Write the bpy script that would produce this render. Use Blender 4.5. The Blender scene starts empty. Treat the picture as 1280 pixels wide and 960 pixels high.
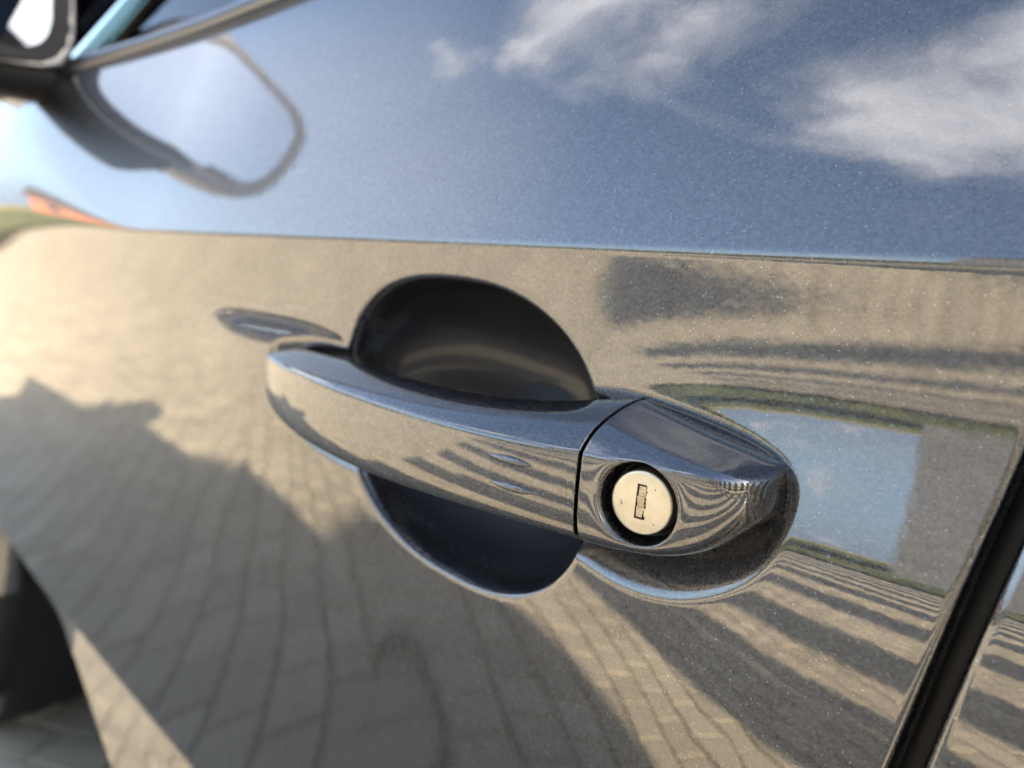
import bpy, bmesh, math, random
import numpy as np
from mathutils import Vector, Matrix
from mathutils.bvhtree import BVHTree
rnd = random.Random(7)
np.random.seed(7)
R_ = math.radians
scene = bpy.context.scene
COL = scene.collection

# ------------------------------------------------------------------ camera
H = 0.75            # lens height above the paving
D = 0.19            # lens distance from the door skin
cam_d = bpy.data.cameras.new('camera')
cam = bpy.data.objects.new('camera', cam_d)
COL.objects.link(cam)
right = Vector((0.73001467, 0.67801952, 0.0858377))
up = Vector((-0.1523817, 0.03904289, 0.98755024))
fwd = Vector((-0.66622698, 0.73400626, -0.13181965))
m = Matrix((right, up, -fwd)).transposed().to_4x4()
m.translation = Vector((0, -D, H))
cam.matrix_world = m
cam_d.sensor_width = 36.0
cam_d.lens = 36.0 * 940 / 1280
cam_d.clip_start = 0.01
cam_d.clip_end = 3000
cam_d.dof.use_dof = True
cam_d.dof.focus_distance = 0.205
cam_d.dof.aperture_fstop = 8.0
scene.camera = cam

# ------------------------------------------------------------------ sky and sun
SUN_AZ, SUN_EL = R_(16.5), R_(22.5)          # azimuth measured from +X (car rear) towards +Y (far side)
S = Vector((math.cos(SUN_EL) * math.cos(SUN_AZ), math.cos(SUN_EL) * math.sin(SUN_AZ), math.sin(SUN_EL)))
world = bpy.data.worlds.new('World')
scene.world = world
world.use_nodes = True
wt = world.node_tree
wt.nodes.clear()


def N(t, typ, **kw):
    n = t.nodes.new(typ)
    for k, v in kw.items():
        if k.startswith('i_'):
            key = k[2:]
            n.inputs[int(key) if key.isdigit() else key.replace('_', ' ')].default_value = v
        else:
            setattr(n, k, v)
    return n


def math_node(t, op, a, b=None, clamp=False):
    n = t.nodes.new('ShaderNodeMath')
    n.operation = op
    n.use_clamp = clamp
    for i, v in enumerate((a, b)):
        if v is None:
            continue
        if isinstance(v, (int, float)):
            n.inputs[i].default_value = v
        else:
            t.links.new(v, n.inputs[i])
    return n.outputs[0]


def vmath(t, op, a, b=None):
    n = t.nodes.new('ShaderNodeVectorMath')
    n.operation = op
    for i, v in enumerate((a, b)):
        if v is None:
            continue
        if isinstance(v, (tuple, list, Vector)):
            n.inputs[i].default_value = tuple(v)
        else:
            t.links.new(v, n.inputs[i])
    return n


def maprange(t, v, a, b, c=0.0, d=1.0, smooth=True):
    n = t.nodes.new('ShaderNodeMapRange')
    n.interpolation_type = 'SMOOTHSTEP' if smooth else 'LINEAR'
    t.links.new(v, n.inputs[0])
    for i, q in enumerate((a, b, c, d)):
        n.inputs[1 + i].default_value = q
    return n.outputs[0]


sky = N(wt, 'ShaderNodeTexSky', sky_type='NISHITA', sun_disc=False)
sky.sun_elevation = SUN_EL
sky.sun_rotation = math.atan2(S.x, S.y)
sky.air_density = 1.0
sky.dust_density = 1.5
sky.ozone_density = 1.2
tc = N(wt, 'ShaderNodeTexCoord')
dirn = tc.outputs['Generated']
sep = N(wt, 'ShaderNodeSeparateXYZ')
wt.links.new(dirn, sep.inputs[0])
# cloud deck: project the view direction on a plane overhead
den = math_node(wt, 'ADD', math_node(wt, 'MAXIMUM', sep.outputs[2], 0.0), 0.28)
comb = N(wt, 'ShaderNodeCombineXYZ')
wt.links.new(math_node(wt, 'DIVIDE', sep.outputs[0], den), comb.inputs[0])
wt.links.new(math_node(wt, 'DIVIDE', sep.outputs[1], den), comb.inputs[1])
n1 = N(wt, 'ShaderNodeTexNoise', i_Scale=3.0, i_Detail=8.0, i_Roughness=0.60, i_Distortion=0.5)
mp = N(wt, 'ShaderNodeMapping')
mp.inputs['Location'].default_value = (3.1, 7.4, 0)
wt.links.new(comb.outputs[0], mp.inputs[0])
wt.links.new(mp.outputs[0], n1.inputs['Vector'])
n2 = N(wt, 'ShaderNodeTexNoise', i_Scale=7.0, i_Detail=5.0, i_Roughness=0.6)
wt.links.new(comb.outputs[0], n2.inputs['Vector'])
field = math_node(wt, 'ADD', math_node(wt, 'MULTIPLY', math_node(wt, 'SUBTRACT', n1.outputs['Fac'], 0.5), 1.35), 0.45)


def sky_dir(el, az):      # az from the door's outward normal, negative towards the car's nose
    e, a = R_(el), R_(az)
    return Vector((math.cos(e) * math.sin(a), -math.cos(e) * math.cos(a), math.sin(e)))


# the larger cumulus heads of the day
CLOUDS = [(46, -56, 8, .27), (52, -27, 10, .26), (44, -19, 8, .22), (36, -66, 3, .24), (7, -20, 7, .20), (9, -70, 4, .2),
          (30, 60, 14, .22), (20, 140, 16, .22), (50, 110, 14, .22), (25, -130, 14, .22), (55, -150, 14, .22)]
for el, az, rad, amp in CLOUDS:
    dt = vmath(wt, 'DOT_PRODUCT', dirn, sky_dir(el, az)).outputs['Value']
    b = maprange(wt, dt, math.cos(R_(rad * 1.6)), math.cos(R_(rad * .25)), 0.0, amp)
    field = math_node(wt, 'ADD', field, b)
field = math_node(wt, 'ADD', field, math_node(wt, 'MULTIPLY', math_node(wt, 'SUBTRACT', n2.outputs['Fac'], 0.5), 0.22))
cover = maprange(wt, field, 0.62, 0.90)
veil = vmath(wt, 'DOT_PRODUCT', dirn, sky_dir(22, -64)).outputs['Value']        # thin high veil ahead of the car
cover = math_node(wt, 'MAXIMUM', cover, math_node(wt, 'MULTIPLY', maprange(wt, veil, math.cos(R_(22)), math.cos(R_(2)), 0.0, .50), maprange(wt, n1.outputs['Fac'], .2, .6, .6, 1.0)))
skyx = N(wt, 'ShaderNodeMix', data_type='RGBA')
wt.links.new(cover, skyx.inputs['Factor'])
skyb = N(wt, 'ShaderNodeHueSaturation', i_Saturation=0.90)
wt.links.new(sky.outputs[0], skyb.inputs['Color'])
hz = N(wt, 'ShaderNodeMix', data_type='RGBA')      # thin far haze and cloud bank low round the whole horizon
hz.inputs['B'].default_value = (2.0, 2.75, 3.8, 1)
wt.links.new(maprange(wt, sep.outputs[2], 0.26, 0.02, 0.0, 0.85), hz.inputs['Factor'])
wt.links.new(skyb.outputs[0], hz.inputs['A'])
wt.links.new(hz.outputs['Result'], skyx.inputs['A'])
cc = N(wt, 'ShaderNodeMix', data_type='RGBA')
wt.links.new(maprange(wt, field, 0.72, 1.05), cc.inputs['Factor'])
cc.inputs['A'].default_value = (3.7, 3.8, 4.2, 1)
cc.inputs['B'].default_value = (7.6, 7.4, 7.3, 1)
wt.links.new(cc.outputs['Result'], skyx.inputs['B'])
bg = N(wt, 'ShaderNodeBackground', i_Strength=0.080)
wt.links.new(skyx.outputs['Result'], bg.inputs[0])
wo = N(wt, 'ShaderNodeOutputWorld')
wt.links.new(bg.outputs[0], wo.inputs[0])

sun_d = bpy.data.lights.new('sun', 'SUN')
sun_d.energy = 5.0
sun_d.angle = R_(0.53)
sun_d.color = (1.0, 0.855, 0.65)
sun = bpy.data.objects.new('sun', sun_d)
COL.objects.link(sun)
sun.rotation_euler = (-S).to_track_quat('-Z', 'Y').to_euler()
sun.location = (20, 8, 12)

vs = scene.view_settings
vs.view_transform = 'Standard'
vs.look = 'None'
vs.exposure = 2.62
vs.gamma = 1.0
scene.cycles.max_bounces = 7
scene.cycles.adaptive_threshold = 0.02
scene.cycles.caustics_reflective = False
scene.cycles.caustics_refractive = False
scene.cycles.use_denoising = True
scene.cycles.sample_clamp_indirect = 6.0

# ------------------------------------------------------------------ materials


def mat(name, col=(.5, .5, .5), rough=.5, metal=0.0, spec=.5):
    m = bpy.data.materials.new(name)
    m.use_nodes = True
    p = m.node_tree.nodes['Principled BSDF']
    p.inputs['Base Color'].default_value = (*col, 1)
    p.inputs['Roughness'].default_value = rough
    p.inputs['Metallic'].default_value = metal
    p.inputs['Specular IOR Level'].default_value = spec
    return m


def noisy(name, c1, c2, scale, rough=.6, detail=6, metal=0, bump=0.0, bscale=None, bdist=.002):
    m = mat(name, c1, rough, metal)
    t = m.node_tree
    p = t.nodes['Principled BSDF']
    g = N(t, 'ShaderNodeTexCoord')
    n = N(t, 'ShaderNodeTexNoise', i_Scale=scale, i_Detail=detail, i_Roughness=.6)
    t.links.new(g.outputs['Object'], n.inputs['Vector'])
    x = N(t, 'ShaderNodeMix', data_type='RGBA')
    x.inputs['A'].default_value = (*c1, 1)
    x.inputs['B'].default_value = (*c2, 1)
    t.links.new(maprange(t, n.outputs['Fac'], .32, .68), x.inputs['Factor'])
    t.links.new(x.outputs['Result'], p.inputs['Base Color'])
    if bump:
        nb = N(t, 'ShaderNodeTexNoise', i_Scale=bscale or scale * 6, i_Detail=4.0)
        t.links.new(g.outputs['Object'], nb.inputs['Vector'])
        b = N(t, 'ShaderNodeBump', i_Strength=bump, i_Distance=bdist)
        t.links.new(nb.outputs['Fac'], b.inputs['Height'])
        t.links.new(b.outputs[0], p.inputs['Normal'])
    return m


def paint_material():
    """Dark grey metallic lacquer: aluminium flakes under a clear coat."""
    m = mat('metallic_paint', (.1, .1, .1), .38, 1.0)
    t = m.node_tree
    p = t.nodes['Principled BSDF']
    g = N(t, 'ShaderNodeTexCoord')
    v = N(t, 'ShaderNodeTexVoronoi', i_Scale=2300.0)
    t.links.new(g.outputs['Object'], v.inputs['Vector'])
    v2 = N(t, 'ShaderNodeTexVoronoi', i_Scale=1300.0)
    t.links.new(g.outputs['Object'], v2.inputs['Vector'])
    # each flake leans its own way
    d = vmath(t, 'SUBTRACT', v.outputs['Color'], (.5, .5, .5)).outputs[0]
    sc = N(t, 'ShaderNodeVectorMath', operation='SCALE')
    sc.inputs['Scale'].default_value = 0.34
    t.links.new(d, sc.inputs[0])
    ge = N(t, 'ShaderNodeNewGeometry')
    a = vmath(t, 'ADD', ge.outputs['Normal'], sc.outputs[0]).outputs[0]
    nn = vmath(t, 'NORMALIZE', a).outputs[0]
    t.links.new(nn, p.inputs['Normal'])
    x = N(t, 'ShaderNodeMix', data_type='RGBA')
    x.inputs['A'].default_value = (.050, .050, .058, 1)
    x.inputs['B'].default_value = (.098, .098, .108, 1)
    s2 = N(t, 'ShaderNodeSeparateXYZ')
    t.links.new(v2.outputs['Color'], s2.inputs[0])
    t.links.new(s2.outputs[0], x.inputs['Factor'])
    spk = N(t, 'ShaderNodeMix', data_type='RGBA')
    spk.inputs['B'].default_value = (.24, .24, .26, 1)
    s3 = N(t, 'ShaderNodeSeparateXYZ')
    t.links.new(v.outputs['Color'], s3.inputs[0])
    t.links.new(maprange(t, s3.outputs[2], .984, 1.0), spk.inputs['Factor'])
    t.links.new(x.outputs['Result'], spk.inputs['A'])
    t.links.new(spk.outputs['Result'], p.inputs['Base Color'])
    p.inputs['Coat Weight'].default_value = 1.0
    p.inputs['Coat Roughness'].default_value = 0.012
    sm = N(t, 'ShaderNodeTexNoise', i_Scale=38.0, i_Detail=6.0, i_Roughness=.7)
    t.links.new(g.outputs['Object'], sm.inputs['Vector'])
    t.links.new(maprange(t, sm.outputs['Fac'], .45, .75, .008, .045), p.inputs['Coat Roughness'])
    p.inputs['Coat IOR'].default_value = 2.35
    # faint orange peel of the lacquer
    op = N(t, 'ShaderNodeTexNoise', i_Scale=260.0, i_Detail=1.0)
    t.links.new(g.outputs['Object'], op.inputs['Vector'])
    bb = N(t, 'ShaderNodeBump', i_Strength=0.022, i_Distance=0.0004)
    t.links.new(op.outputs['Fac'], bb.inputs['Height'])
    t.links.new(bb.outputs[0], p.inputs['Coat Normal'])
    return m


M = {}
M['paint'] = paint_material()
M['cup'] = noisy('shaded_cup_paint', (.066, .073, .088), (.055, .060, .072), 900, .40, metal=.8)  # door paint with a dulled coat, the recess's shade put into the finish
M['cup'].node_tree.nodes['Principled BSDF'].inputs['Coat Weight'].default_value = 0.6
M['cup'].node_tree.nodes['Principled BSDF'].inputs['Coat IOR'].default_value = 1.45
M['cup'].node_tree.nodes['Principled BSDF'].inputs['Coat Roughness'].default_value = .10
M['black'] = mat('black_plastic', (.012, .012, .014), .45)
M['rubber'] = noisy('tyre_rubber', (.012, .012, .013), (.022, .021, .02), 30, .75)
M['gloss_black'] = mat('gloss_black', (.008, .008, .010), .12)
M['trim'] = mat('satin_window_trim', (.20, .21, .24), .22, 1.0)
M['nickel'] = noisy('satin_nickel', (.94, .88, .74), (.84, .77, .62), 260, .30, metal=1, bump=.08, bscale=900, bdist=.0002)
M['slot'] = mat('key_slot_shadow', (.01, .01, .01), .6)
M['flap'] = noisy('key_flap', (.86, .76, .58), (.55, .46, .33), 500, .34, metal=1)
M['mirror'] = mat('mirror_glass', (.50, .56, .64), .01, 1.0)
M['interior'] = mat('dark_interior', (.02, .02, .022), .8)
M['rim'] = mat('alloy', (.45, .46, .48), .3, 1.0)


def glass_material():
    m = bpy.data.materials.new('tinted_glass')
    m.use_nodes = True
    t = m.node_tree
    t.nodes.clear()
    tr = N(t, 'ShaderNodeBsdfTransparent')
    tr.inputs[0].default_value = (.62, .78, .74, 1)
    gl = N(t, 'ShaderNodeBsdfGlossy')
    gl.inputs['Roughness'].default_value = .005
    fr = N(t, 'ShaderNodeFresnel', i_IOR=1.75)
    mx = N(t, 'ShaderNodeMixShader')
    t.links.new(fr.outputs[0], mx.inputs[0])
    t.links.new(tr.outputs[0], mx.inputs[1])
    t.links.new(gl.outputs[0], mx.inputs[2])
    o = N(t, 'ShaderNodeOutputMaterial')
    t.links.new(mx.outputs[0], o.inputs[0])
    return m


M['glass'] = glass_material()


def paver_material():
    m = mat('concrete_paver', (.36, .31, .235), .85)
    t = m.node_tree
    p = t.nodes['Principled BSDF']
    ge = N(t, 'ShaderNodeNewGeometry')
    oi = N(t, 'ShaderNodeObjectInfo')
    n = N(t, 'ShaderNodeTexNoise', i_Scale=1.6, i_Detail=8.0, i_Roughness=.65)
    t.links.new(ge.outputs['Position'], n.inputs['Vector'])
    w = N(t, 'ShaderNodeTexWhiteNoise', noise_dimensions='1D')
    t.links.new(math_node(t, 'ADD', ge.outputs['Random Per Island'], oi.outputs['Random']), w.inputs['W'])
    f = math_node(t, 'ADD', math_node(t, 'MULTIPLY', n.outputs['Fac'], .7), math_node(t, 'MULTIPLY', w.outputs['Value'], .30))
    x = N(t, 'ShaderNodeMix', data_type='RGBA')
    x.inputs['A'].default_value = (.42, .365, .27, 1)
    x.inputs['B'].default_value = (.57, .50, .375, 1)
    t.links.new(maprange(t, f, .3, .75), x.inputs['Factor'])
    sp = N(t, 'ShaderNodeTexNoise', i_Scale=90.0, i_Detail=4.0)
    t.links.new(ge.outputs['Position'], sp.inputs['Vector'])
    x2 = N(t, 'ShaderNodeMix', data_type='RGBA', blend_type='MULTIPLY')
    x2.inputs['Factor'].default_value = .3
    t.links.new(x.outputs['Result'], x2.inputs['A'])
    t.links.new(sp.outputs['Fac'], x2.inputs['B'])
    t.links.new(x2.outputs['Result'], p.inputs['Base Color'])
    b = N(t, 'ShaderNodeBump', i_Strength=.5, i_Distance=.003)
    t.links.new(sp.outputs['Fac'], b.inputs['Height'])
    t.links.new(b.outputs[0], p.inputs['Normal'])
    return m


M['paver'] = paver_material()
M['bed'] = noisy('joint_sand', (.15, .13, .09), (.10, .105, .06), 3, .95)
M['grass'] = noisy('rough_grass', (.12, .13, .035), (.055, .085, .02), .9, .95, bump=1, bscale=9, bdist=.15)
M['stubble'] = noisy('dry_field', (.42, .30, .08), (.25, .23, .07), .12, .95, bump=.6, bscale=3, bdist=.1)
M['wood'] = noisy('weathered_board', (.20, .15, .10), (.12, .095, .07), 9, .85, bump=.3)
M['brick'] = noisy('orange_brick', (.38, .14, .07), (.30, .10, .05), 3, .85)
M['roof'] = noisy('dark_tile', (.07, .05, .045), (.045, .035, .03), 3, .8)
M['render'] = noisy('grey_render', (.26, .26, .26), (.21, .21, .21), 1.2, .9, bump=.2)
M['bark'] = noisy('bark', (.10, .075, .05), (.06, .045, .03), 8, .9, bump=.5)
M['leaf'] = noisy('sparse_leaf', (.10, .12, .035), (.14, .12, .04), 4, .8)
M['pane'] = mat('dark_window_pane', (.02, .025, .03), .05)

# ------------------------------------------------------------------ helpers


def tag(o, label=None, cat=None, group=None, kind=None):
    for k, v in (('label', label), ('category', cat), ('group', group), ('kind', kind)):
        if v:
            o[k] = v
    return o


def empty(name, loc=(0, 0, 0)):
    o = bpy.data.objects.new(name, None)
    o.location = loc
    o.empty_display_size = .1
    COL.objects.link(o)
    return o


def link(name, me, material, parent=None, smooth=False):
    o = bpy.data.objects.new(name, me)
    if material is not None:
        me.materials.append(material)
    COL.objects.link(o)
    if parent is not None:
        o.parent = parent
    me.polygons.foreach_set('use_smooth', [bool(smooth)] * len(me.polygons))
    return o


def mesh_np(name, V, Fq):
    me = bpy.data.meshes.new(name)
    V = np.asarray(V, dtype=np.float32)
    Fq = np.asarray(Fq, dtype=np.int32)
    k = Fq.shape[1]
    me.vertices.add(len(V))
    me.vertices.foreach_set('co', V.ravel())
    me.loops.add(Fq.size)
    me.loops.foreach_set('vertex_index', Fq.ravel())
    me.polygons.add(len(Fq))
    me.polygons.foreach_set('loop_start', np.arange(0, Fq.size, k, dtype=np.int32))
    me.update(calc_edges=True)
    me.validate()
    return me


def grid_faces(nu, nv):
    i, j = np.meshgrid(np.arange(nu - 1), np.arange(nv - 1), indexing='ij')
    a = i * nv + j
    return np.stack([a, a + nv, a + nv + 1, a + 1], -1).reshape(-1, 4)


def box_bm(bm, lo, hi, rot=None, org=None):
    vs_ = []
    for x in (lo[0], hi[0]):
        for y in (lo[1], hi[1]):
            for z in (lo[2], hi[2]):
                v = Vector((x, y, z))
                if rot is not None:
                    v = rot @ v
                if org is not None:
                    v = v + Vector(org)
                vs_.append(bm.verts.new(v))
    for f in ((0, 1, 3, 2), (4, 6, 7, 5), (0, 4, 5, 1), (2, 3, 7, 6), (0, 2, 6, 4), (1, 5, 7, 3)):
        bm.faces.new([vs_[i] for i in f])


def from_bm(name, bm, material, parent=None, smooth=False, bevel=0.0):
    if bevel:
        bmesh.ops.bevel(bm, geom=list(bm.edges), offset=bevel, segments=2, affect='EDGES', profile=.5)
    bmesh.ops.recalc_face_normals(bm, faces=list(bm.faces))
    me = bpy.data.meshes.new(name)
    bm.to_mesh(me)
    bm.free()
    return link(name, me, material, parent, smooth)


def box(name, lo, hi, material, parent=None, bevel=0.0):
    bm = bmesh.new()
    box_bm(bm, lo, hi)
    return from_bm(name, bm, material, parent, bevel=bevel)


def tube(bm, pts, radii, seg=8):
    rings = []
    for i, p in enumerate(pts):
        p = Vector(p)
        a = Vector(pts[max(i - 1, 0)])
        b = Vector(pts[min(i + 1, len(pts) - 1)])
        q = (b - a).normalized().to_track_quat('Z', 'Y')
        rings.append([bm.verts.new(p + q @ Vector((radii[i] * math.cos(2 * math.pi * k / seg), radii[i] * math.sin(2 * math.pi * k / seg), 0))) for k in range(seg)])
    for r0, r1 in zip(rings, rings[1:]):
        for k in range(seg):
            bm.faces.new((r0[k], r0[(k + 1) % seg], r1[(k + 1) % seg], r1[k]))
    bm.faces.new(rings[0][::-1])
    bm.faces.new(rings[-1])


def lathe_bm(bm, prof, axis_o, axis_dir, seg=48, close=False):
    q = Vector(axis_dir).normalized().to_track_quat('Z', 'Y')
    rings = []
    for r, h in prof:
        rings.append([bm.verts.new(Vector(axis_o) + q @ Vector((r * math.cos(2 * math.pi * k / seg), r * math.sin(2 * math.pi * k / seg), h))) for k in range(seg)])
    n = len(rings)
    for i in range(n if close else n - 1):
        r0, r1 = rings[i], rings[(i + 1) % n]
        for k in range(seg):
            bm.faces.new((r0[k], r0[(k + 1) % seg], r1[(k + 1) % seg], r1[k]))
    return rings


def evaluated(o):
    dg = bpy.context.evaluated_depsgraph_get()
    return bpy.data.meshes.new_from_object(o.evaluated_get(dg))


def smoothstep(a, b, x):
    t = np.clip((x - a) / (b - a), 0, 1)
    return t * t * (3 - 2 * t)

# ------------------------------------------------------------------ ground


def sheet(name, x0, x1, y0, y1, z, material, kind='structure'):
    me = mesh_np(name, [(x0, y0, z), (x1, y0, z), (x1, y1, z), (x0, y1, z)], [(0, 1, 2, 3)])
    o = link(name, me, material)
    o['kind'] = kind
    return o


def lumpy(name, x0, x1, y0, y1, z, step, amp, material):
    xs = np.arange(x0, x1 + .1, step)
    ys = np.arange(y0, y1 + .1, step)
    X, Y = np.meshgrid(xs, ys, indexing='ij')
    Z = z + np.random.rand(*X.shape) * amp
    o = link(name, mesh_np(name, np.stack([X, Y, Z], -1).reshape(-1, 3), grid_faces(len(xs), len(ys))), material, smooth=False)
    o['kind'] = 'structure'
    return o


sheet('ground', -1500, 1500, -1500, 1500, -.06, M['stubble'])
lumpy('grass_verge', -60, 40, -75, -7.2, -.05, .5, .16, M['grass'])
lumpy('front_verge', -48, -15.5, -7.2, 14, -.055, .5, .16, M['grass'])
pbed = sheet('paving', -15.5, 7, -7.3, 6.5, -.005, M['bed'])

# concrete pavers laid at an angle to the car
ang = R_(30)
ca, sa = math.cos(ang), math.sin(ang)
PL, PW, GAP, CH = .12, .08, .0025, .0025


def paver_shape():
    a, b = PL / 2 - GAP, PW / 2 - GAP
    V = [(-a, -b, -.02), (a, -b, -.02), (a, b, -.02), (-a, b, -.02), (-a, -b, -CH), (a, -b, -CH), (a, b, -CH), (-a, b, -CH),
         (-a + CH, -b + CH, 0), (a - CH, -b + CH, 0), (a - CH, b - CH, 0), (-a + CH, b - CH, 0)]
    F = [(8, 9, 10, 11)]
    for k in range(4):
        q = (k + 1) % 4
        F += [(k, q, 4 + q, 4 + k), (4 + k, 4 + q, 8 + q, 8 + k)]
    return np.array(V), np.array(F)


PV, PF = paver_shape()
spots = []
for i in range(-160, 161):
    for j in range(-200, 201):
        u = (i + .5 * (j % 2)) * PL
        v = j * PW
        x, y = u * ca - v * sa, u * sa + v * ca
        if -15.3 < x < 6.8 and -7.1 < y < 6.3:
            spots.append((x, y))
spots.sort(key=lambda p: (p[0] + 1.6) ** 2 * .5 + (p[1] + .95) ** 2)
pm = mesh_np('paver', PV, PF)
pm.polygons.foreach_set('use_smooth', [False] * len(pm.polygons))
pm.materials.append(M['paver'])
for x, y in spots[:300]:
    o = bpy.data.objects.new('paver', pm)
    o.location = (x, y, rnd.uniform(-.0015, .0015))
    o.rotation_euler = (rnd.gauss(0, .003), rnd.gauss(0, .003), ang + rnd.gauss(0, .006))
    COL.objects.link(o)
    o.parent = pbed
rest = np.array(spots[300:])
n = len(rest)
th = ang + np.random.randn(n) * .006
c, s = np.cos(th)[:, None], np.sin(th)[:, None]
tx, ty = np.random.randn(n, 1) * .003, np.random.randn(n, 1) * .003
X = PV[None, :, 0] * c - PV[None, :, 1] * s + rest[:, 0:1]
Y = PV[None, :, 0] * s + PV[None, :, 1] * c + rest[:, 1:2]
Z = PV[None, :, 2] + PV[None, :, 0] * tx + PV[None, :, 1] * ty + (np.random.rand(n, 1) - .5) * .003
VV = np.stack([X, Y, Z], -1).reshape(-1, 3)
FF = (PF[None] + (np.arange(n) * len(PV))[:, None, None]).reshape(-1, 4)
po = link('distant_pavers', mesh_np('distant_pavers', VV, FF), M['paver'], pbed)
po['kind'] = 'stuff'

# ------------------------------------------------------------------ car door skin
CREASE = .0127
RX = 20.0
car = empty('car', (0, 0, 0))
tag(car, 'dark grey metallic car seen close at its front door handle', 'car')


def uniq(*arrs):
    return np.unique(np.round(np.concatenate(arrs), 6))


def smooth_interp(s, ks, vs_, sig):
    f = np.arange(-.6, .3, .0005)
    v = np.interp(f, ks, vs_)
    k = np.exp(-.5 * (np.arange(-120, 121) * .0005 / sig) ** 2)
    v = np.convolve(np.pad(v, 120, mode='edge'), k / k.sum(), mode='valid')
    return np.interp(s, f, v)


def tilt_deg(x, s):
    """Upward lean of the outer skin, degrees."""
    # the shoulder above the swage line
    upper = 15 + 60 * np.clip(s - .02, 0, None)
    low = smooth_interp(s, [-.42, -.32, -.20, -.10, -.06, -.03, -.01, .0127, .014], [2, -2, -5.5, -4, -3, -4.4, -6, -9.5, -9.5], .010)
    # the swelling behind the lock and the smaller one ahead of the grip
    w = smoothstep(-.26, -.09, x)
    bump = smooth_interp(s, [-.32, -.20, -.12, -.095, -.0805, -.0675, -.0586, -.049, -.0409, -.033, -.0252, -.0174, -.0019, .0127],
                         [0, -2.8, 1.5, 4.0, 4.8, 6.5, 12.0, 15.5, 15.2, 12, 7.4, 3.0, 0, 0], .0035)
    wf = smoothstep(-.45, -.365, x) * smoothstep(-.24, -.33, x)
    low = low + w * bump * (1 - .42 * smoothstep(-.058, -.046, s) * smoothstep(-.06, -.17, x)) + wf * (13.5 * np.exp(-((s + .0335) / .0085) ** 2) - 2.3 * np.exp(-((s + .085) / .05) ** 2))
    # lower flare
    fl = smoothstep(-.343, -.352, s) * smoothstep(-.80, -.70, x)
    low = low * (1 - fl) + 21 * fl
    width = .0022 + .12 * smoothstep(-.50, -.90, x)
    k = smoothstep(-.5, .5, (s - CREASE - width * .42) / width)
    return low * (1 - k) + upper * k


POLY_PX = [(328, 424), (314, 455), (314, 497), (337, 538), (404, 594), (560, 650), (700, 694), (760, 735), (830, 756), (900, 750),
           (960, 718), (992, 655), (995, 608), (973, 570), (900, 528), (770, 486), (740, 486), (560, 470), (430, 438), (380, 420), (350, 420)]


def px_plane(px, out=0.0):
    c_ = right * (px[0] - 640) + up * (480 - px[1]) + fwd * 940
    t = (D - out) / c_.y
    return c_.x * t, c_.z * t


POLY = np.array([px_plane(p) for p in POLY_PX])


def smooth_poly(P, it=3):
    for _ in range(it):
        Q = np.roll(P, -1, 0)
        P = np.stack([P * .75 + Q * .25, P * .25 + Q * .75], 1).reshape(-1, 2)
    return P


POLY = smooth_poly(POLY, 2)


def sdf(P, x, s):
    """Signed distance, positive inside."""
    best = np.full(x.shape, 1e9)
    ins = np.zeros(x.shape, bool)
    n_ = len(P)
    for i in range(n_):
        ax, ay = P[i]
        bx, by = P[(i + 1) % n_]
        ex, ey = bx - ax, by - ay
        t = np.clip(((x - ax) * ex + (s - ay) * ey) / (ex * ex + ey * ey), 0, 1)
        best = np.minimum(best, np.hypot(x - ax - t * ex, s - ay - t * ey))
        cond = ((ay > s) != (by > s)) & (x < (bx - ax) * (s - ay) / (by - ay + 1e-12) + ax)
        ins ^= cond
    return np.where(ins, best, -best)


def softplus(d, k):
    return k * np.log1p(np.exp(np.clip(d / k, -40, 40)))


def dent(x, s):
    """Depth of the finger bowl and of the moulded seat round the handle."""
    out = np.zeros(x.shape)
    mk = (x > -.37) & (x < -.03) & (s > -.15) & (s < .03)
    xx, ss = x[mk], s[mk]
    cx_, cz_, a, b = -.2085, -.0580, .0700, .0572
    sh = (ss - cz_) * .06
    rho = (np.abs((xx - cx_ + sh) / a) ** 2.4 + np.abs((ss - cz_) / b) ** 2.4) ** (1 / 2.4)
    d = (1 - rho) * .060
    dn = np.clip(softplus(d, .0011) / .060, 0, 1)
    bowl = .056 * np.sqrt(1 - (1 - dn) ** 2.5) * (1 + .12 * np.clip((ss - cz_) / b, -1, 1)) * smoothstep(0, .03, dn)
    q = sdf(POLY, xx, ss)
    seat = .0068 * np.clip(softplus(q - .0005, .0006) / .0105, 0, 1.5) ** 1.3
    k = .0015
    out[mk] = np.maximum(bowl, seat) + k * .5 * np.exp(-np.abs(bowl - seat) / k) - k * .5 * np.exp(-np.maximum(bowl, seat) / k)
    return np.clip(out, 0, None)


def gap_x(s):
    return -.0203 + .187 * s + .10 * np.clip(-s - .05, 0, None) ** 2


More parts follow.
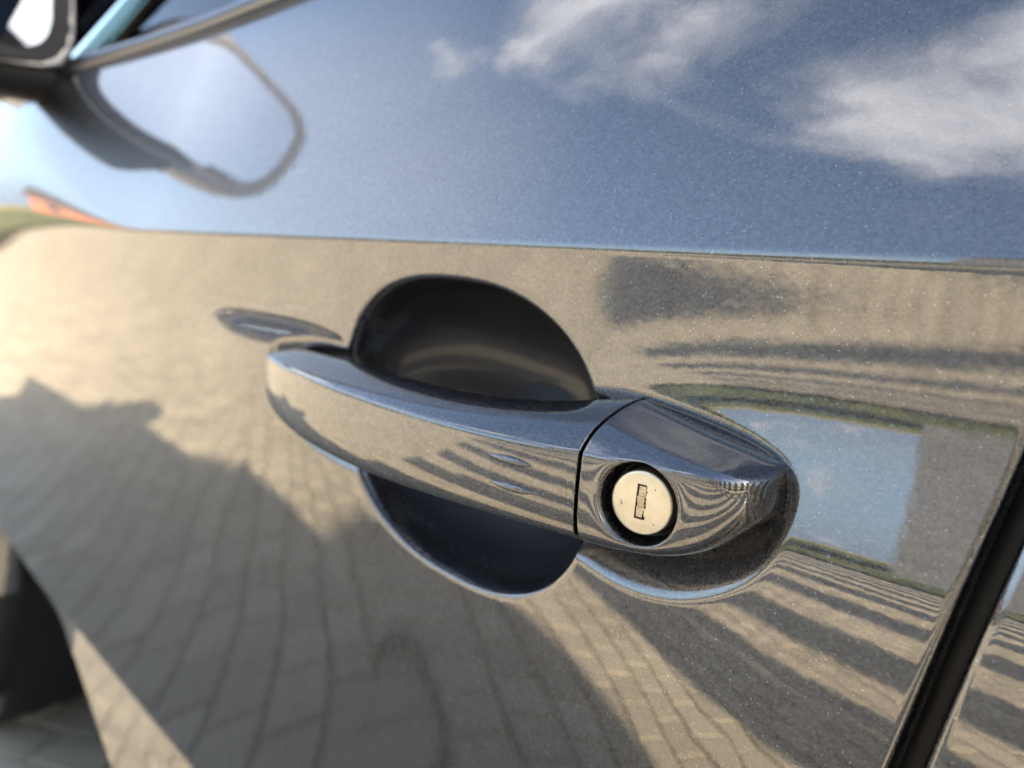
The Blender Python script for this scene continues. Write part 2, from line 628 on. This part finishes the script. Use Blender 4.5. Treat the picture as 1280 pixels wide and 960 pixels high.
def skin(name, u, s, edge_front=False, edge_rear=False, shift=0.0, with_dent=True, mask=None, rear_line=False, lower=False):
    """Outer skin as one sheet with hemmed edges. u runs along the car, s up from lens height."""
    U, SS = np.meshgrid(u, s, indexing='ij')
    if lower:
        kk = (np.interp(U, [-1.05, -.82, -.70, -.50, -.3, .3], [-.348, -.354, -.368, -.412, -.432, -.44]) + .29) / -.13
        SS = np.where(SS < -.29, -.29 + (SS + .29) * kk, SS)
    if rear_line == 'rear':
        Xx = U + gap_x(SS) * smoothstep(-.10, -.012, U)
    elif rear_line == 'front':
        Xx = U + (gap_x(SS) + shift) * smoothstep(.25, .05, U)
    else:
        Xx = U.copy()
    T = np.tan(np.radians(tilt_deg(Xx, SS)))
    cum = np.concatenate([np.zeros((len(u), 1)), np.cumsum((T[:, 1:] + T[:, :-1]) * .5 * np.diff(SS, axis=1), 1)], 1)
    k0 = int(np.argmin(np.abs(s - CREASE)))
    Yy = cum - cum[:, k0:k0 + 1] + Xx ** 2 / (2 * RX) 
    # share the swelling's step between the skin above and below the handle
    jl = int(np.argmin(np.abs(s + .115)))
    ref = np.tan(np.radians(tilt_deg(np.full_like(Xx, -.70), SS)))
    ex = (T - ref)[:, jl:k0] * np.diff(SS, axis=1)[:, jl:k0]
    Yy = Yy + (.22 * ex.sum(1) * smoothstep(-.50, -.30, Xx[:, jl]))[:, None]
    if with_dent:
        Yy = Yy + dent(Xx, SS)
    r = .0028
    if edge_rear:
        t = np.clip(r - (U[-1, 0] - U), 0, r)
        Yy = Yy + r - np.sqrt(np.maximum(r * r - t * t, 0))
    if edge_front:
        t = np.clip(r - (U - U[0, 0]), 0, r)
        Yy = Yy + r - np.sqrt(np.maximum(r * r - t * t, 0))
    cols = [(Xx, Yy, SS)]
    P = np.stack([Xx, Yy, SS + H], -1)
    if edge_rear:
        q = P[-1:].copy()
        q[..., 1] += .022
        P = np.concatenate([P, q], 0)
    if edge_front:
        q = P[:1].copy()
        q[..., 1] += .022
        P = np.concatenate([q, P], 0)
    # turned-in lower edge
    q1 = P[:, :1].copy()
    q1[..., 1] += .003
    q1[..., 2] -= .003
    q2 = q1.copy()
    q2[..., 1] += .03
    P = np.concatenate([q2, q1, P], 1)
    nu, nv = P.shape[:2]
    F = grid_faces(nu, nv)
    V = P.reshape(-1, 3)
    if mask is not None:
        cen = V[F].mean(1)
        F = F[mask(cen)]
    cup = None
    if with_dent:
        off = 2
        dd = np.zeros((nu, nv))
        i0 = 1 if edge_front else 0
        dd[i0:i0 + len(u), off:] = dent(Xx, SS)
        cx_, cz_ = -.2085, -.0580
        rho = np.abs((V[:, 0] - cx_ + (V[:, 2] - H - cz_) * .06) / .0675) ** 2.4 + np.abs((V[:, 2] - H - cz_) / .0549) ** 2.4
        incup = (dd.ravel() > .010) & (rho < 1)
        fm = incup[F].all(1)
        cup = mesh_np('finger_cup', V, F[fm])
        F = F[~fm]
    o = link(name, mesh_np(name, V, F), M['paint'], car, smooth=True)
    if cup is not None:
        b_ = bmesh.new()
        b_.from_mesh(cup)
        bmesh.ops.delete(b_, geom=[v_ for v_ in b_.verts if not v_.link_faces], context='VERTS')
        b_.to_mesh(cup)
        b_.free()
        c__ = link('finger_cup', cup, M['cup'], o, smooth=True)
        c__['label'] = 'finger cup behind the grip, door paint dulled to mimic shade'
    return o, P


BELT = .150
s_arr = np.linspace(-.42, BELT, 571)
u_door = uniq(np.linspace(-1.05, 0.0, 1051)[:-3], np.linspace(-.003, 0, 10))
door, DP = skin('front_door', u_door, s_arr, edge_front=True, edge_rear=True, rear_line='rear', lower=True)
u_rear = uniq(np.linspace(0, .0035, 10), np.arange(.0055, .12, .002), np.arange(.12, .80, .004))
rear, _ = skin('rear_door', u_rear, s_arr, edge_front=True, edge_rear=True, shift=.0060, with_dent=False, rear_line='front', lower=True)

WX, WR = -1.46, .315       # front wheel
s_f = uniq(np.arange(-.52, BELT + .0001, .004), np.arange(.010, .018, .0004))
u_f = np.arange(-2.2, -1.054, .006)
fender, _ = skin('front_fender', u_f, s_f, edge_rear=True, with_dent=False,
                 mask=lambda c_: (np.hypot(c_[:, 0] - WX, c_[:, 2] - .31) > .355) & ((c_[:, 2] > .31) | (c_[:, 0] < WX)) & (c_[:, 2] > .22))
u_q = np.arange(.806, 1.95, .006)
quarter, _ = skin('rear_quarter', u_q, s_f, edge_front=True, with_dent=False,
                  mask=lambda c_: (np.hypot(c_[:, 0] - 1.22, c_[:, 2] - .31) > .355) & (c_[:, 2] > .22))


def door_y(x, s):
    i = int(np.argmin(np.abs(u_door - x))) + 1
    j = int(np.argmin(np.abs(s_arr - s))) + 2
    return DP[i, j, 1]


BY = lambda x: float(DP[2, -1, 1]) if x < -1.05 else (door_y(x, BELT) if x < 0 else door_y(0, BELT) + x * x / 32)

# dark seal in the door gap and the sill behind it
bm = bmesh.new()
pts = []
for s_ in np.linspace(-.30, BELT, 24):
    j = int(np.argmin(np.abs(s_arr - s_)))
    pts.append((float(gap_x(s_)) + .0030, float(DP[-3, j + 2, 1]) + .026, s_ + H))
tube(bm, pts, [.009] * len(pts), 8)
from_bm('door_seal', bm, M['black'], car, smooth=True)
box('sill', (-1.06, .085, .335), (.86, .30, .46), M['black'], car, bevel=.02)

# ------------------------------------------------------------------ door handle


def cage(name, sections, flat_start=False, flat_end=False, level=4):
    """Loft of rounded sections (x, top, ridge, bottom, back, front) as a subdivided cage."""
    rings = []
    bm = bmesh.new()
    for (x, zt, zr, zb, ob, of) in sections:
        md = (zr + zb) / 2
        hgt = zr - zb
        pts = [(ob, zt - .0006), (ob * .55 + of * .45, zt - .0006), (of - .0050, (zt * .45 + zr * .55)), (of - .0011, zr + .0012), (of + .0001, zr + .0001), (of + .0003, zr - min(.0014, hgt * .12)),
               (of + .0004, zr * .5 + zb * .5), (of - .0006, zb + min(.0050, hgt * .25)), (of - .0030, zb + .0003), (ob * .6 + of * .4, zb - .0003), (ob, zb + .001),
               (ob - .001, zb * .5 + zt * .5)]
        rings.append([bm.verts.new((x, -o_, H + z_)) for o_, z_ in pts])
    n_ = len(rings[0])
    for r0, r1 in zip(rings, rings[1:]):
        for k in range(n_):
            bm.faces.new((r0[k], r0[(k + 1) % n_], r1[(k + 1) % n_], r1[k]))
    for r, rev in ((rings[0], False), (rings[-1], True)):
        cvert = bm.verts.new(sum((v.co for v in r), Vector()) / n_)
        for k in range(n_):
            f = (r[k], r[(k + 1) % n_], cvert)
            bm.faces.new(f if rev else f[::-1])
    bmesh.ops.recalc_face_normals(bm, faces=list(bm.faces))
    me = bpy.data.meshes.new(name + '_cage')
    bm.to_mesh(me)
    bm.free()
    tmp = bpy.data.objects.new(name + '_cage', me)
    COL.objects.link(tmp)
    md = tmp.modifiers.new('s', 'SUBSURF')
    md.levels = md.render_levels = level
    out = evaluated(tmp)
    bpy.data.objects.remove(tmp)
    out.name = name
    return out


GX = -.1240
G = [(-.3235, -.0425, -.0455, -.0575, -.012, .001),
     (-.3200, -.0388, -.0422, -.0635, -.012, .011),
     (-.300, -.0368, -.0420, -.0680, -.006, .0190),
     (-.262, -.0365, -.0432, -.0722, .000, .0275),
     (-.215, -.0372, -.0447, -.0735, .004, .0315),
     (-.172, -.0370, -.0455, -.0725, .003, .0310),
     (-.146, -.0345, -.0455, -.0725, -.004, .0275),
     (-.130, -.0312, -.0452, -.0732, -.02, .0238),
     (GX - .0012, -.0305, -.0450, -.0733, -.02, .0224),
     (GX - .0008, -.0305, -.0450, -.0733, -.02, .0223),
     (GX - .0004, -.0308, -.0453, -.0730, -.02, .0219)]
grip_me = cage('door_handle', G, level=4)
grip = link('door_handle', grip_me, M['paint'], car, smooth=True)
C = [(GX + .0004, -.0308, -.0453, -.0730, -.02, .0219),
     (GX + .0008, -.0305, -.0450, -.0733, -.02, .0221),
     (GX + .0014, -.0305, -.0450, -.0733, -.02, .0220),
     (-.112, -.0328, -.0449, -.0728, -.02, .0210),
     (-.0995, -.0352, -.0447, -.0714, -.02, .0193),
     (-.0900, -.0370, -.0446, -.0678, -.02, .0174),
     (-.0848, -.0382, -.0446, -.0638, -.02, .0156),
     (-.0805, -.0396, -.0450, -.0594, -.02, .0122),
     (-.0770, -.0398, -.0452, -.0555, -.02, .0060),
     (-.0757, -.0410, -.0458, -.0535, -.02, -.004)]
cap_me = cage('lock_cover', C, level=5)
# lock bore pressed into the cover
LX, LS = px_plane((801, 630), .0175)
NV = len(cap_me.vertices)
co = np.empty(NV * 3, np.float32)
cap_me.vertices.foreach_get('co', co)
co = co.reshape(-1, 3)
# local facing of the cover at the lock
bvh = BVHTree.FromPolygons([tuple(v) for v in co], [tuple(p.vertices) for p in cap_me.polygons])
hit = bvh.ray_cast(Vector((LX, -.2, H + LS)), Vector((0, 1, 0)))
LP, LN = hit[0], hit[1]
ax = LN.normalized()
ref = Vector((1, 0, 0))
e1 = (ref - ax * ref.dot(ax)).normalized()
e2 = ax.cross(e1)
rel = co - np.array(LP)
rr = np.hypot(rel @ np.array(e1), rel @ np.array(e2))
front = (rel @ np.array(ax)) > -.006
BR = .0113
push = .010 * smoothstep(BR + .0006, BR - .0012, rr) + .0007 * np.exp(-np.clip(rr - BR, 0, None) / .0013)
co = co - np.where(front, push, 0)[:, None] * np.array(ax)[None]
cap_me.vertices.foreach_set('co', co.astype(np.float32).ravel())
cap_me.update()
cap = link('lock_cover', cap_me, M['paint'], grip, smooth=True)
cap['label'] = 'body-coloured cover with the key lock'
# lock cylinder: rounded disc sunk in the bore
LC = LP - ax * .0036
bm = bmesh.new()
fr_ = .0092
rings = lathe_bm(bm, [(fr_ * 1.0, -.006), (fr_ * 1.0, -.0010), (fr_ * .985, -.0005), (fr_ * .95, -.0001), (fr_ * .90, .0), (fr_ * .5, .00008)], LC, ax, 64)
bm.faces.new(rings[-1])
lock = from_bm('lock_cylinder', bm, M['nickel'], grip, smooth=True)
bm = bmesh.new()
lathe_bm(bm, [(fr_ * 1.0, -.0075), (BR + .002, -.0075), (BR + .002, -.0058), (fr_ * 1.0, -.0058)], LC, ax, 64, close=True)
from_bm('lock_bore_ring', bm, M['black'], grip, smooth=True)
# key slot (upright, slightly turned)
zup = (Vector((0.03, 0, 1)) - ax * Vector((0.03, 0, 1)).dot(ax)).normalized()
xr = zup.cross(ax)
if xr.x < 0:
    xr = -xr


def lock_box(bm, cx_, cz_, w, h, o0, o1):
    rot = Matrix((xr, zup, ax)).transposed()
    box_bm(bm, (cx_ - w / 2, cz_ - h / 2, o0), (cx_ + w / 2, cz_ + h / 2, o1), rot, LC)


bm = bmesh.new()
lock_box(bm, -.0001, .0003, .0027, .0098, -.001, .00016)
for k in range(9):       # worn, notched edge of the slot
    lock_box(bm, .0011 + rnd.uniform(-.0002, .0003), -.0040 + k * .00105, .0007, rnd.uniform(.0004, .0010), -.001, .00013 + .000004 * k)
slot = from_bm('key_slot', bm, M['slot'], grip)
bm = bmesh.new()
for k in range(9):
    z_ = -.0036 + k * .00098
    w = .00195 + rnd.uniform(-.00025, .0004)
    lock_box(bm, .00005 + rnd.uniform(-.0001, .0003), .0001 + z_, w, rnd.uniform(.00085, .0010), -.001, .00024 + rnd.uniform(0, .00014))
from_bm('slot_shutter', bm, M['flap'], grip)
bm = bmesh.new()
for (cx_, cz_, l_) in ((-.0058, -.0012, .0012), (-.0054, -.0016, .0008), (.0038, .0046, .0006), (.0045, -.0050, .0005)):
    lock_box(bm, cx_, cz_, .00018, l_, -.001, .00009)
from_bm('lock_scratch', bm, M['slot'], grip)
# two raised finger ribs on the grip
gco = np.empty(len(grip_me.vertices) * 3, np.float32)
grip_me.vertices.foreach_get('co', gco)
gb = BVHTree.FromPolygons([tuple(v) for v in gco.reshape(-1, 3)], [tuple(p.vertices) for p in grip_me.polygons])
for pa, pb in (((603, 569), (658, 585)), ((603, 603), (660, 620))):
    xa, sa_ = px_plane(pa, .0315)
    xb, sb_ = px_plane(pb, .0290)
    path, rad = [], []
    for k in range(13):
        t = k / 12
        x_, z_ = xa + (xb - xa) * t, sa_ + (sb_ - sa_) * t
        h_ = gb.ray_cast(Vector((x_, -.2, H + z_)), Vector((0, 1, 0)))
        prof = max(.05, math.sin(math.pi * t)) ** .7
        path.append(h_[0] + Vector((0, .0002, 0)))
        rad.append(.0014 * prof)
    bm = bmesh.new()
    tube(bm, path, rad, 10)
    from_bm('grip_rib', bm, M['paint'], grip, smooth=True)

# ------------------------------------------------------------------ window, belt trim, mirror


def strip(name, rows, material, parent, smooth=True):
    A = np.array(rows, dtype=float)
    return link(name, mesh_np(name, A.reshape(-1, 3), grid_faces(A.shape[0], A.shape[1])), material, parent, smooth)


xs = np.linspace(-.86, .80, 90)
rows = []
for x in xs:
    y0 = BY(x)
    z0 = H + BELT
    sec = [(.002, -.001), (-.004, .0015), (-.0055, .006), (-.004, .0105), (.001, .0130), (.008, .0135), (.012, .010), (.012, .0)]
    rows.append([(x, y0 + a, z0 + b) for a, b in sec])
strip('belt_trim', rows, M['trim'], car)
LEAN = .42            # side glass leans in as it rises


def side(x, h, off=0.0):
    return (x, BY(x) + .014 + off + LEAN * h, H + BELT + h)


def slab(name, quad, material, parent, t=.004, bevel=0):
    """Flat pane or panel with thickness, from a ring of points."""
    bm = bmesh.new()
    q = [Vector(p) for p in quad]
    nrm = (q[1] - q[0]).cross(q[2] - q[0]).normalized() * t
    a = [bm.verts.new(p) for p in q]
    b = [bm.verts.new(p + nrm) for p in q]
    bm.faces.new(a)
    bm.faces.new(b[::-1])
    for k in range(len(q)):
        bm.faces.new((a[k], b[k], b[(k + 1) % len(q)], a[(k + 1) % len(q)]))
    return from_bm(name, bm, material, parent, bevel=bevel)


GH = .37


def bar(name, p0, p1, w, material, parent, seg=8):
    bm = bmesh.new()
    tube(bm, [p0, p1], [w, w], seg)
    return from_bm(name, bm, material, parent, smooth=True)


for far in (False, True):
    Wd = 1.74

    def P_(x, h, off=0.0):
        a = side(x, h, off)
        return (a[0], Wd - a[1], a[2]) if far else a
    slab('window_glass', [P_(-.86, .0), P_(-.02, .0), P_(-.02, GH), P_(-.36, GH)], M['glass'], car, .003)
    slab('window_glass', [P_(.05, .0), P_(.80, .0), P_(.84, GH * .9), P_(.05, GH)], M['glass'], car, .003)
    slab('door_pillar', [P_(-.03, .0, -.006), P_(.06, .0, -.006), P_(.06, GH, -.006), P_(-.03, GH, -.006)], M['gloss_black'], car, .03)
    slab('windscreen_pillar', [P_(-1.04, .0, -.004), P_(-.95, .0, -.004), P_(-.36, GH, -.004), P_(-.43, GH, -.004)], M['paint'], car, .04)
    slab('rear_pillar', [P_(.80, .0, -.004), P_(1.20, .0, -.004), P_(1.0, GH * .85, -.004), P_(.84, GH * .95, -.004)], M['paint'], car, .05)
    # black triangle that carries the mirror
    slab('mirror_sail', [P_(-.98, .0, -.010), P_(-.845, .0, -.010), P_(-.75, .068, -.010), P_(-.60, .18, -.010), P_(-.68, .18, -.010)], M['gloss_black'], car, .012)

# roof, bonnet, tail and cabin as separate panels
yl = side(0, GH)[1] - .005
rows = []
for x, z in ((-.42, H + BELT + GH - .02), (-.1, H + BELT + GH + .035), (.3, H + BELT + GH + .05), (.7, H + BELT + GH + .035), (.90, H + BELT + GH - .01), (1.05, H + BELT + GH - .05)):
    rows.append([(x, yl + (1.74 - 2 * yl) * t, z + .035 * (1 - (2 * t - 1) ** 2) - .012) for t in np.linspace(0, 1, 9)])
strip('roof', rows, M['paint'], car)
rows = []
for x, z in ((-2.2, .60), (-2.1, .72), (-1.7, .82), (-1.2, .875), (-.98, .895)):
    rows.append([(x, .075 + 1.59 * t, z + .02 * (1 - (2 * t - 1) ** 2)) for t in np.linspace(0, 1, 9)])
strip('bonnet', rows, M['paint'], car)
slab('windscreen', [(-1.0, .14, .90), (-.42, yl, H + BELT + GH - .02), (-.42, 1.74 - yl, H + BELT + GH - .02), (-1.0, 1.60, .90)], M['glass'], car, .004)
slab('tailgate_glass', [(1.05, yl, H + BELT + GH - .05), (1.62, .2, .95), (1.62, 1.54, .95), (1.05, 1.74 - yl, H + BELT + GH - .05)], M['glass'], car, .004)
slab('tailgate', [(1.62, .12, .95), (1.95, .16, .80), (1.95, 1.58, .80), (1.62, 1.62, .95)], M['paint'], car, .02)
box('cabin', (-.98, .14, .28), (1.9, 1.60, .80), M['interior'], car, bevel=.03)
box('nose', (-2.2, .13, .26), (-1.75, 1.61, .66), M['paint'], car, bevel=.05)
box('tail', (1.55, .13, .30), (1.96, 1.61, .80), M['paint'], car, bevel=.05)
box('far_side', (-2.15, 1.62, .30), (1.9, 1.72, .88), M['paint'], car, bevel=.03)
for x in (-.42, .42):
    bm = bmesh.new()
    box_bm(bm, (x, .30, .75), (x + .14, .78, 1.16))
    box_bm(bm, (x, .98, .75), (x + .14, 1.46, 1.16))
    # (each seat back is its own piece below)
    bm.free()
    for y in (.30, .98):
        box('seat_back', (x, y, .72), (x + .14, y + .46, 1.12), M['interior'], car, bevel=.05)

# wheels
for wx in (WX, 1.22):
    for wy, dy in ((.075, 1), (1.66, -1)):
        bm = bmesh.new()
        prof = [(.205, .02), (.225, .0), (.285, -.004), (.306, .012), (WR, .035), (WR, .165), (.306, .188), (.285, .204), (.205, .19)]
        lathe_bm(bm, prof, (wx, wy, WR), (0, dy, 0), 48, close=True)
        w_ = from_bm('wheel', bm, M['rubber'], car, smooth=True)
        bm = bmesh.new()
        lathe_bm(bm, [(.206, .01), (.19, .03), (.19, .17), (.206, .19)], (wx, wy, WR), (0, dy, 0), 40)
        for k in range(10):
            a = k * math.pi / 5
            tube(bm, [(wx + .04 * math.cos(a), wy + dy * .02, WR + .04 * math.sin(a)), (wx + .195 * math.cos(a), wy + dy * .03, WR + .195 * math.sin(a))], [.022, .014], 6)
        lathe_bm(bm, [(.001, .008), (.05, .01), (.055, .03)], (wx, wy, WR), (0, dy, 0), 24)
        from_bm('rim', bm, M['rim'], w_, smooth=True)
bm = bmesh.new()
lathe_bm(bm, [(.352, .0), (.352, .30)], (WX, .09, .31), (0, 1, 0), 40)
from_bm('wheel_arch_liner', bm, M['black'], car, smooth=True)

# side mirror: housing, glass facing back along the car, foot
MX, MY, MZ = -.80, -.058, H + .222


def rounded_block(name, rows, material, parent, level=3):
    bm = bmesh.new()
    rings = [[bm.verts.new(p) for p in r] for r in rows]
    n_ = len(rings[0])
    for r0, r1 in zip(rings, rings[1:]):
        for k in range(n_):
            bm.faces.new((r0[k], r0[(k + 1) % n_], r1[(k + 1) % n_], r1[k]))
    bm.faces.new(rings[0][::-1])
    bm.faces.new(rings[-1])
    bmesh.ops.recalc_face_normals(bm, faces=list(bm.faces))
    me = bpy.data.meshes.new(name)
    bm.to_mesh(me)
    bm.free()
    tmp = bpy.data.objects.new('t', me)
    COL.objects.link(tmp)
    md = tmp.modifiers.new('s', 'SUBSURF')
    md.levels = level
    out = evaluated(tmp)
    bpy.data.objects.remove(tmp)
    out.name = name
    return link(name, out, material, parent, True)


def mirror_ring(x, sy, sz, dz=0.0, dy=0.0):
    # y from inner (near the door) to outer
    pts = [(.115, -.072), (.115, .015), (.10, .085), (.0, .092), (-.095, .085), (-.118, .02), (-.11, -.055), (-.04, -.078), (.05, -.080)]
    pts = smooth_poly(np.array(pts), 2) * .93 + np.array([.006, 0])
    return [(x, MY + dy + a * sy, MZ + dz + b * sz) for a, b in pts]


mir = rounded_block('side_mirror', [mirror_ring(MX + .012, .93, .93), mirror_ring(MX + .015, .99, .99), mirror_ring(MX + .008, 1.02, 1.02), mirror_ring(MX - .03, 1.02, 1.02),
                                    mirror_ring(MX - .075, .9, .88), mirror_ring(MX - .11, .6, .55), mirror_ring(MX - .115, .3, .3)], M['paint'], car)


def plate(name, x0, x1, k, material, parent):
    bm = bmesh.new()
    ring = [bm.verts.new(p) for p in mirror_ring(x1, k, k)]
    ring2 = [bm.verts.new(p) for p in mirror_ring(x0, k, k)]
    bm.faces.new(ring)
    bm.faces.new(ring2[::-1])
    for k_ in range(len(ring)):
        bm.faces.new((ring[k_], ring2[k_], ring2[(k_ + 1) % len(ring)], ring[(k_ + 1) % len(ring)]))
    return from_bm(name, bm, material, parent)


plate('mirror_bezel', MX + .000, MX + .0175, .93, M['black'], mir)
plate('mirror_glass', MX + .012, MX + .0195, .80, M['mirror'], mir)
rounded_block('mirror_foot', [[(MX + a * .03 - .02, y_, z_ + b * .026) for a, b in ((-1, -1), (1, -1), (1, 1), (-1, 1))]
                              for y_, z_ in ((.10, H + .150), (.098, H + .150), (.06, H + .150), (.0, H + .150), (-.05, H + .150), (-.055, H + .150))], M['black'], mir)

# ------------------------------------------------------------------ things around, seen in the lacquer and as shadows
# board fence behind the car: its upright boards stripe the paving
fence = empty('board_fence', (3.55, 0, 0))
fence.rotation_euler = (0, 0, R_(-17))
tag(fence, 'weathered fence of wide upright boards with gaps behind the car', 'fence')
FY0, FY1, FH = -7.1, 2.6, 2.30
y = FY0
while y < FY1:
    w = .38 + rnd.uniform(-.012, .012)
    hh = FH + rnd.uniform(-.03, .03)
    o = box('board', (-.012, y, .04), (.012, y + w, hh), M['wood'], fence, bevel=.003)
    y += .78 + rnd.uniform(-.02, .02)
for z in (.06, .26):
    box('rail', (.014, FY0, z), (.055, FY1, z + .06), M['wood'], fence, bevel=.004)
for y in np.arange(FY0 + .1, FY1, 2.3):
    box('post', (.057, y, -.06), (.14, y + .09, 2.1), M['wood'], fence, bevel=.004)


def house(name, org, L, Wd_, eave, ridge, wallm, roofm, label, rz=0, wins=()):
    h = empty(name, org)
    h.rotation_euler = (0, 0, rz)
    tag(h, label, 'house')
    bm = bmesh.new()
    a, b = L / 2, Wd_ / 2
    v = [bm.verts.new(p) for p in ((-a, -b, -.2), (a, -b, -.2), (a, b, -.2), (-a, b, -.2), (-a, -b, eave), (a, -b, eave), (a, b, eave), (-a, b, eave), (-a, 0, ridge), (a, 0, ridge))]
    for f in ((0, 1, 5, 4), (2, 3, 7, 6), (1, 2, 6, 9, 5), (3, 0, 4, 8, 7), (0, 3, 2, 1)):
        bm.faces.new([v[i] for i in f])
    from_bm('wall', bm, wallm, h)
    bm = bmesh.new()
    for sgn in (-1, 1):
        e = sgn * (b + .35)
        ze = eave - .35 * (ridge - eave) / b
        p = [(-a - .3, 0, ridge + .02), (a + .3, 0, ridge + .02), (a + .3, e, ze), (-a - .3, e, ze)]
        lo = [bm.verts.new(q) for q in p]
        hi = [bm.verts.new((q[0], q[1], q[2] + .16)) for q in p]
        bm.faces.new(lo)
        bm.faces.new(hi)
        for k in range(4):
            bm.faces.new((lo[k], lo[(k + 1) % 4], hi[(k + 1) % 4], hi[k]))
    r = from_bm('roof', bm, roofm, h)
    box('chimney', (a * .4, -.3, ridge - .6), (a * .4 + .6, .3, ridge + .8), wallm, r, bevel=.02)
    for (x0, x1, z0, z1) in wins:
        for sgn in (1,):
            w = box('window', (x0 - .08, b - .05, z0 - .08), (x1 + .08, b + .04, z1 + .08), M['render'], h, bevel=.01)
            box('pane', (x0, b + .0, z0), (x1, b + .055, z1), M['pane'], w)
    return h


house('brick_house', (-50, -14.6, 0), 8, 6, 2.9, 4.8, M['brick'], M['roof'], 'orange brick house with dark tiled roof beyond the field', R_(-60),
      [(-2.8, -1.8, .9, 2.1), (1.6, 2.6, .9, 2.1)])
house('grey_house', (3.1, -15.5, 0), 12, 7, 6.6, 8.2, M['render'], M['roof'], 'grey rendered house across the grass opposite the door', R_(0),
      [(4.4, 5.4, 1.0, 2.3)])

# small open-crowned tree near the brick house
tree = empty('bare_tree', (-36, -14.5, 0))
tag(tree, 'small thin tree with sparse leaves standing beside the brick house', 'tree')
bmt, tips = bmesh.new(), []


def grow(p, d, L, r, depth):
    q = p + d * L
    tube(bmt, [p, (p + q) / 2 + Vector((rnd.gauss(0, .04), rnd.gauss(0, .04), 0)) * L, q], [r, r * .85, r * .7], 6)
    if depth == 0:
        tips.append(q)
        return
    for k in range(3):
        nd = (d + Vector((rnd.gauss(0, .55), rnd.gauss(0, .55), rnd.uniform(0, .35)))).normalized()
        grow(q, nd, L * rnd.uniform(.62, .8), r * .62, depth - 1)


grow(Vector((0, 0, -.1)), Vector((0, 0, 1)), 1.7, .14, 4)
from_bm('trunk', bmt, M['bark'], tree, smooth=True)
V, F = [], []
for t in tips:
    for k in range(14):
        c_ = t + Vector((rnd.gauss(0, .35), rnd.gauss(0, .35), rnd.gauss(0, .3)))
        a_ = Vector((rnd.gauss(0, 1), rnd.gauss(0, 1), rnd.gauss(0, 1))).normalized() * .06
        b_ = Vector((rnd.gauss(0, 1), rnd.gauss(0, 1), rnd.gauss(0, 1))).normalized() * .06
        i0 = len(V)
        V += [tuple(c_ - a_), tuple(c_ + b_), tuple(c_ + a_), tuple(c_ - b_)]
        F.append((i0, i0 + 1, i0 + 2, i0 + 3))
link('crown', mesh_np('crown', V, F), M['leaf'], tree)


# a second dark car parked ahead on the paving
def copy_tree(o, parent=None):
    c_ = o.copy()
    COL.objects.link(c_)
    c_.parent = parent
    for ch in list(o.children):
        copy_tree(ch, c_)
    return c_


car2 = copy_tree(car)
car2.location = (-9.3, -4.9, 0)
car2.rotation_euler = (0, 0, R_(155))
car2['label'] = 'other dark car parked farther ahead on the paving'
car['group'] = car2['group'] = 'dark cars parked on the paving'
